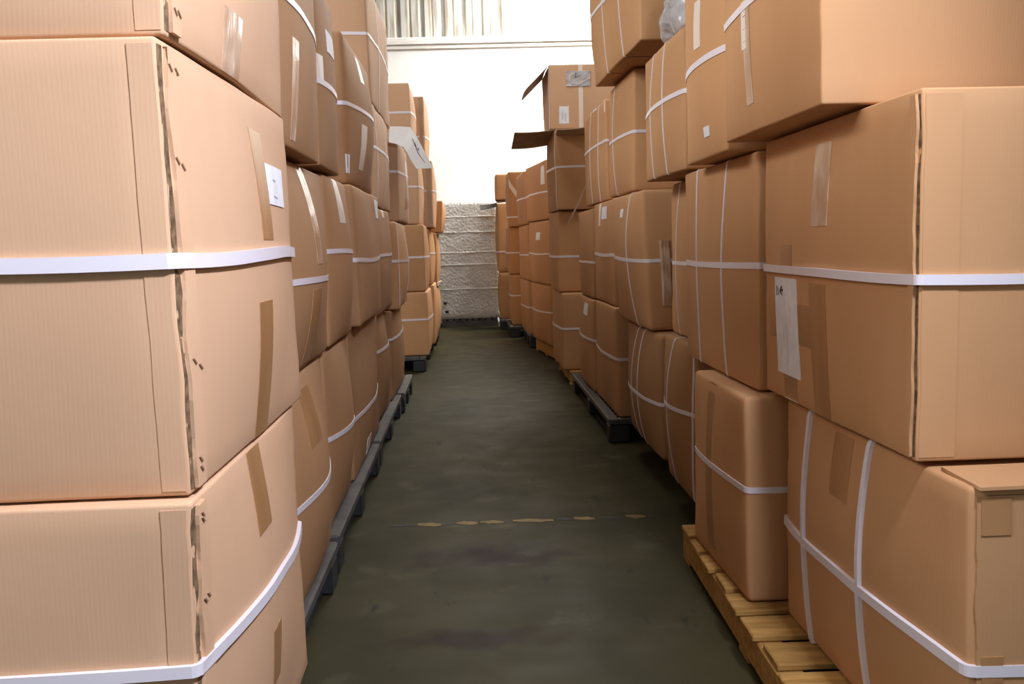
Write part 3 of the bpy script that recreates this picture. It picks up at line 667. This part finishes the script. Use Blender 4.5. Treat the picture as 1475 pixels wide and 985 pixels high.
# ------------------------------------------------------------------ white bent sheet and plastic bag
def sheet(name, rows, m, th, label, cat):
    n = len(rows); k = len(rows[0]); V = []
    base = Vector(rows[0][0])
    for l in (0, 1):
        for r_ in rows:
            for p in r_: V.append(Vector(p)-base+Vector((0, th*l, 0)))
    N = n*k; Fs = []
    for j in range(n-1):
        for i in range(k-1):
            a = j*k+i; Fs += [(a, a+1, a+k+1, a+k), (N+a, N+a+k, N+a+k+1, N+a+1)]
    rim = list(range(k-1))+[j*k+k-1 for j in range(n-1)]+[(n-1)*k+i for i in range(k-1, 0, -1)]+[j*k for j in range(n-1, 0, -1)]
    Fs += [(rim[i], N+rim[i], N+rim[(i+1) % len(rim)], rim[(i+1) % len(rim)]) for i in range(len(rim))]
    o = mesh_obj(name, V, Fs, m); o.location = base; tag(o, label, cat); return o
def at(u, v, Y):
    d = ray(u, v); return CAM + d*(Y/d.y)
bot = [(560, 205), (570, 207), (581, 212), (586, 219), (592, 231), (600, 243)]
top = [(560, 182), (575, 182), (591, 183), (601, 198), (612, 219), (624, 242)]
Ys = [7.98, 7.98, 7.97, 7.96, 7.95, 7.96]
rows = []
for j in range(5):
    f = j/4; rows.append([at(a[0]+(c[0]-a[0])*f, a[1]+(c[1]-a[1])*f, y+(.34*f if i < 3 else .30*f)) for i, (a, c, y) in enumerate(zip(bot, top, Ys))])
sh = sheet('foam_sheet', rows, FOAM, .008, 'bent white sheet with grey scrawl draped on a carton top', 'sheet')
for pts in ([(594, 200), (597, 208), (599, 212)], [(597, 205), (600, 214), (603, 222)], [(598, 214), (602, 217), (603, 213)], [(602, 220), (606, 226), (612, 234)]):
    V = []
    for (u, v) in pts:
        p = at(u, v, 7.93)-Vector(rows[0][0]); V += [p+Vector((-.006, 0, .003)), p+Vector((.006, 0, -.003))]
    mesh_obj('scrawl_line', V, [(2*i, 2*i+1, 2*i+3, 2*i+2) for i in range(len(pts)-1)], PRINT, sh)
bagc = Vector((1.12, 4.62, 2.222))
bg = lump('plastic_bag', (0, 0, .17), (.17, .26, .17), BAG, None, .12, .06, 6, 18, 9); bg.location = bagc
tag(bg, 'crumpled clear plastic bag lying on top of a carton', 'bag')
# loose strap hanging between stacks
P0, P1 = at(846, 262, 8.32), at(818, 322, 8.5)
d = Vector((.012, 0, .008)); V = []
for i in range(9):
    f = i/8; p = P0.lerp(P1, f)-P0+Vector((.01*math.sin(f*3), .02*math.sin(f*3), 0)); V += [p-d, p+d, p+d+Vector((0, .003, 0)), p-d+Vector((0, .003, 0))]
Fs = []
for i in range(8):
    for k in range(4): Fs.append((4*i+k, 4*i+4+k, 4*i+4+(k+1) % 4, 4*i+(k+1) % 4))
ls = mesh_obj('loose_strap', V, Fs+[(0, 1, 2, 3), (35, 34, 33, 32)], STRAP); ls.location = P0
ls.parent = B['R5c'].o; ls.matrix_parent_inverse = B['R5c'].inv

# ------------------------------------------------------------------ flood added for its light over the aisle mouth (above the frame)
def lathe(name, prof, m, parent, n=28):
    V = []; Fs = []; k = len(prof)
    for i in range(n):
        a = 2*math.pi*i/n
        for r_, z_ in prof: V.append((r_*math.cos(a), r_*math.sin(a), z_))
    for i in range(n):
        for j in range(k-1): Fs.append((i*k+j, ((i+1) % n)*k+j, ((i+1) % n)*k+j+1, i*k+j+1))
    return mesh_obj(name, V, Fs, m, parent, True)
pl = empty('added_flood', ADDED_LAMP); pl.rotation_euler = lo.rotation_euler; tag(pl, 'added white round fill lamp hanging over the aisle mouth, out of view', 'lamp')
lathe('added_lamp_shade', [(.05, .26), (.14, .22), (.24, .03), (.25, .02), (.24, .02), (.13, .20), (.05, .24)], STEEL, pl)
cb_ = lathe('added_lamp_cable', [(.008, .0), (.008, CEIL-ADDED_LAMP.z-.2)], FOOT, pl, 8)
cb_.matrix_parent_inverse = pl.rotation_euler.to_matrix().to_4x4().inverted(); cb_.location = (0, 0, .2)

# ------------------------------------------------------------------ worn hazard tape on the floor
def onfloor(u, v):
    d = ray(u, v); return CAM + d*(-CAM_H/d.z)
A, D = onfloor(560, 758), onfloor(935, 743); ax = (D-A).normalized(); up = Vector((-ax.y, ax.x, 0)); Lt = (D-A).length
rd = random.Random(4); V = []; Fs = []; FM = []
spans = [(.00, .06, 1), (.11, .20, 0), (.26, .34, 0), (.35, .44, 0), (.475, .63, 0), (.64, .71, 1), (.71, .79, 0), (.80, .90, 1), (.91, .985, 0), (.99, 1.03, 1), (.06, .11, 1), (.20, .26, 1)]
for a, c, k in spans:
    n = 6; o = len(V); wd = .035 if k == 0 else .018
    for i in range(n+1):
        f = a+(c-a)*i/n; taper = .35+.65*math.sin(math.pi*(i+.3)/(n+.6))
        lo = -wd*taper*rd.uniform(.6, 1.1)+(.5-i/n)*.02; hi = wd*taper*rd.uniform(.6, 1.1)+(.5-i/n)*.02
        p = ax*(f*Lt); V += [p+up*lo+Vector((0, 0, .0015)), p+up*hi+Vector((0, 0, .0015))]
    for i in range(n): Fs.append((o+2*i, o+2*i+2, o+2*i+3, o+2*i+1)); FM.append(k)
ft = mesh_obj('floor_tape', V, Fs, None, None, False, [YEL, BLK], FM); ft.location = (A.x, A.y, 0)
tag(ft, 'worn yellow and black hazard tape line across the floor', 'floor tape')
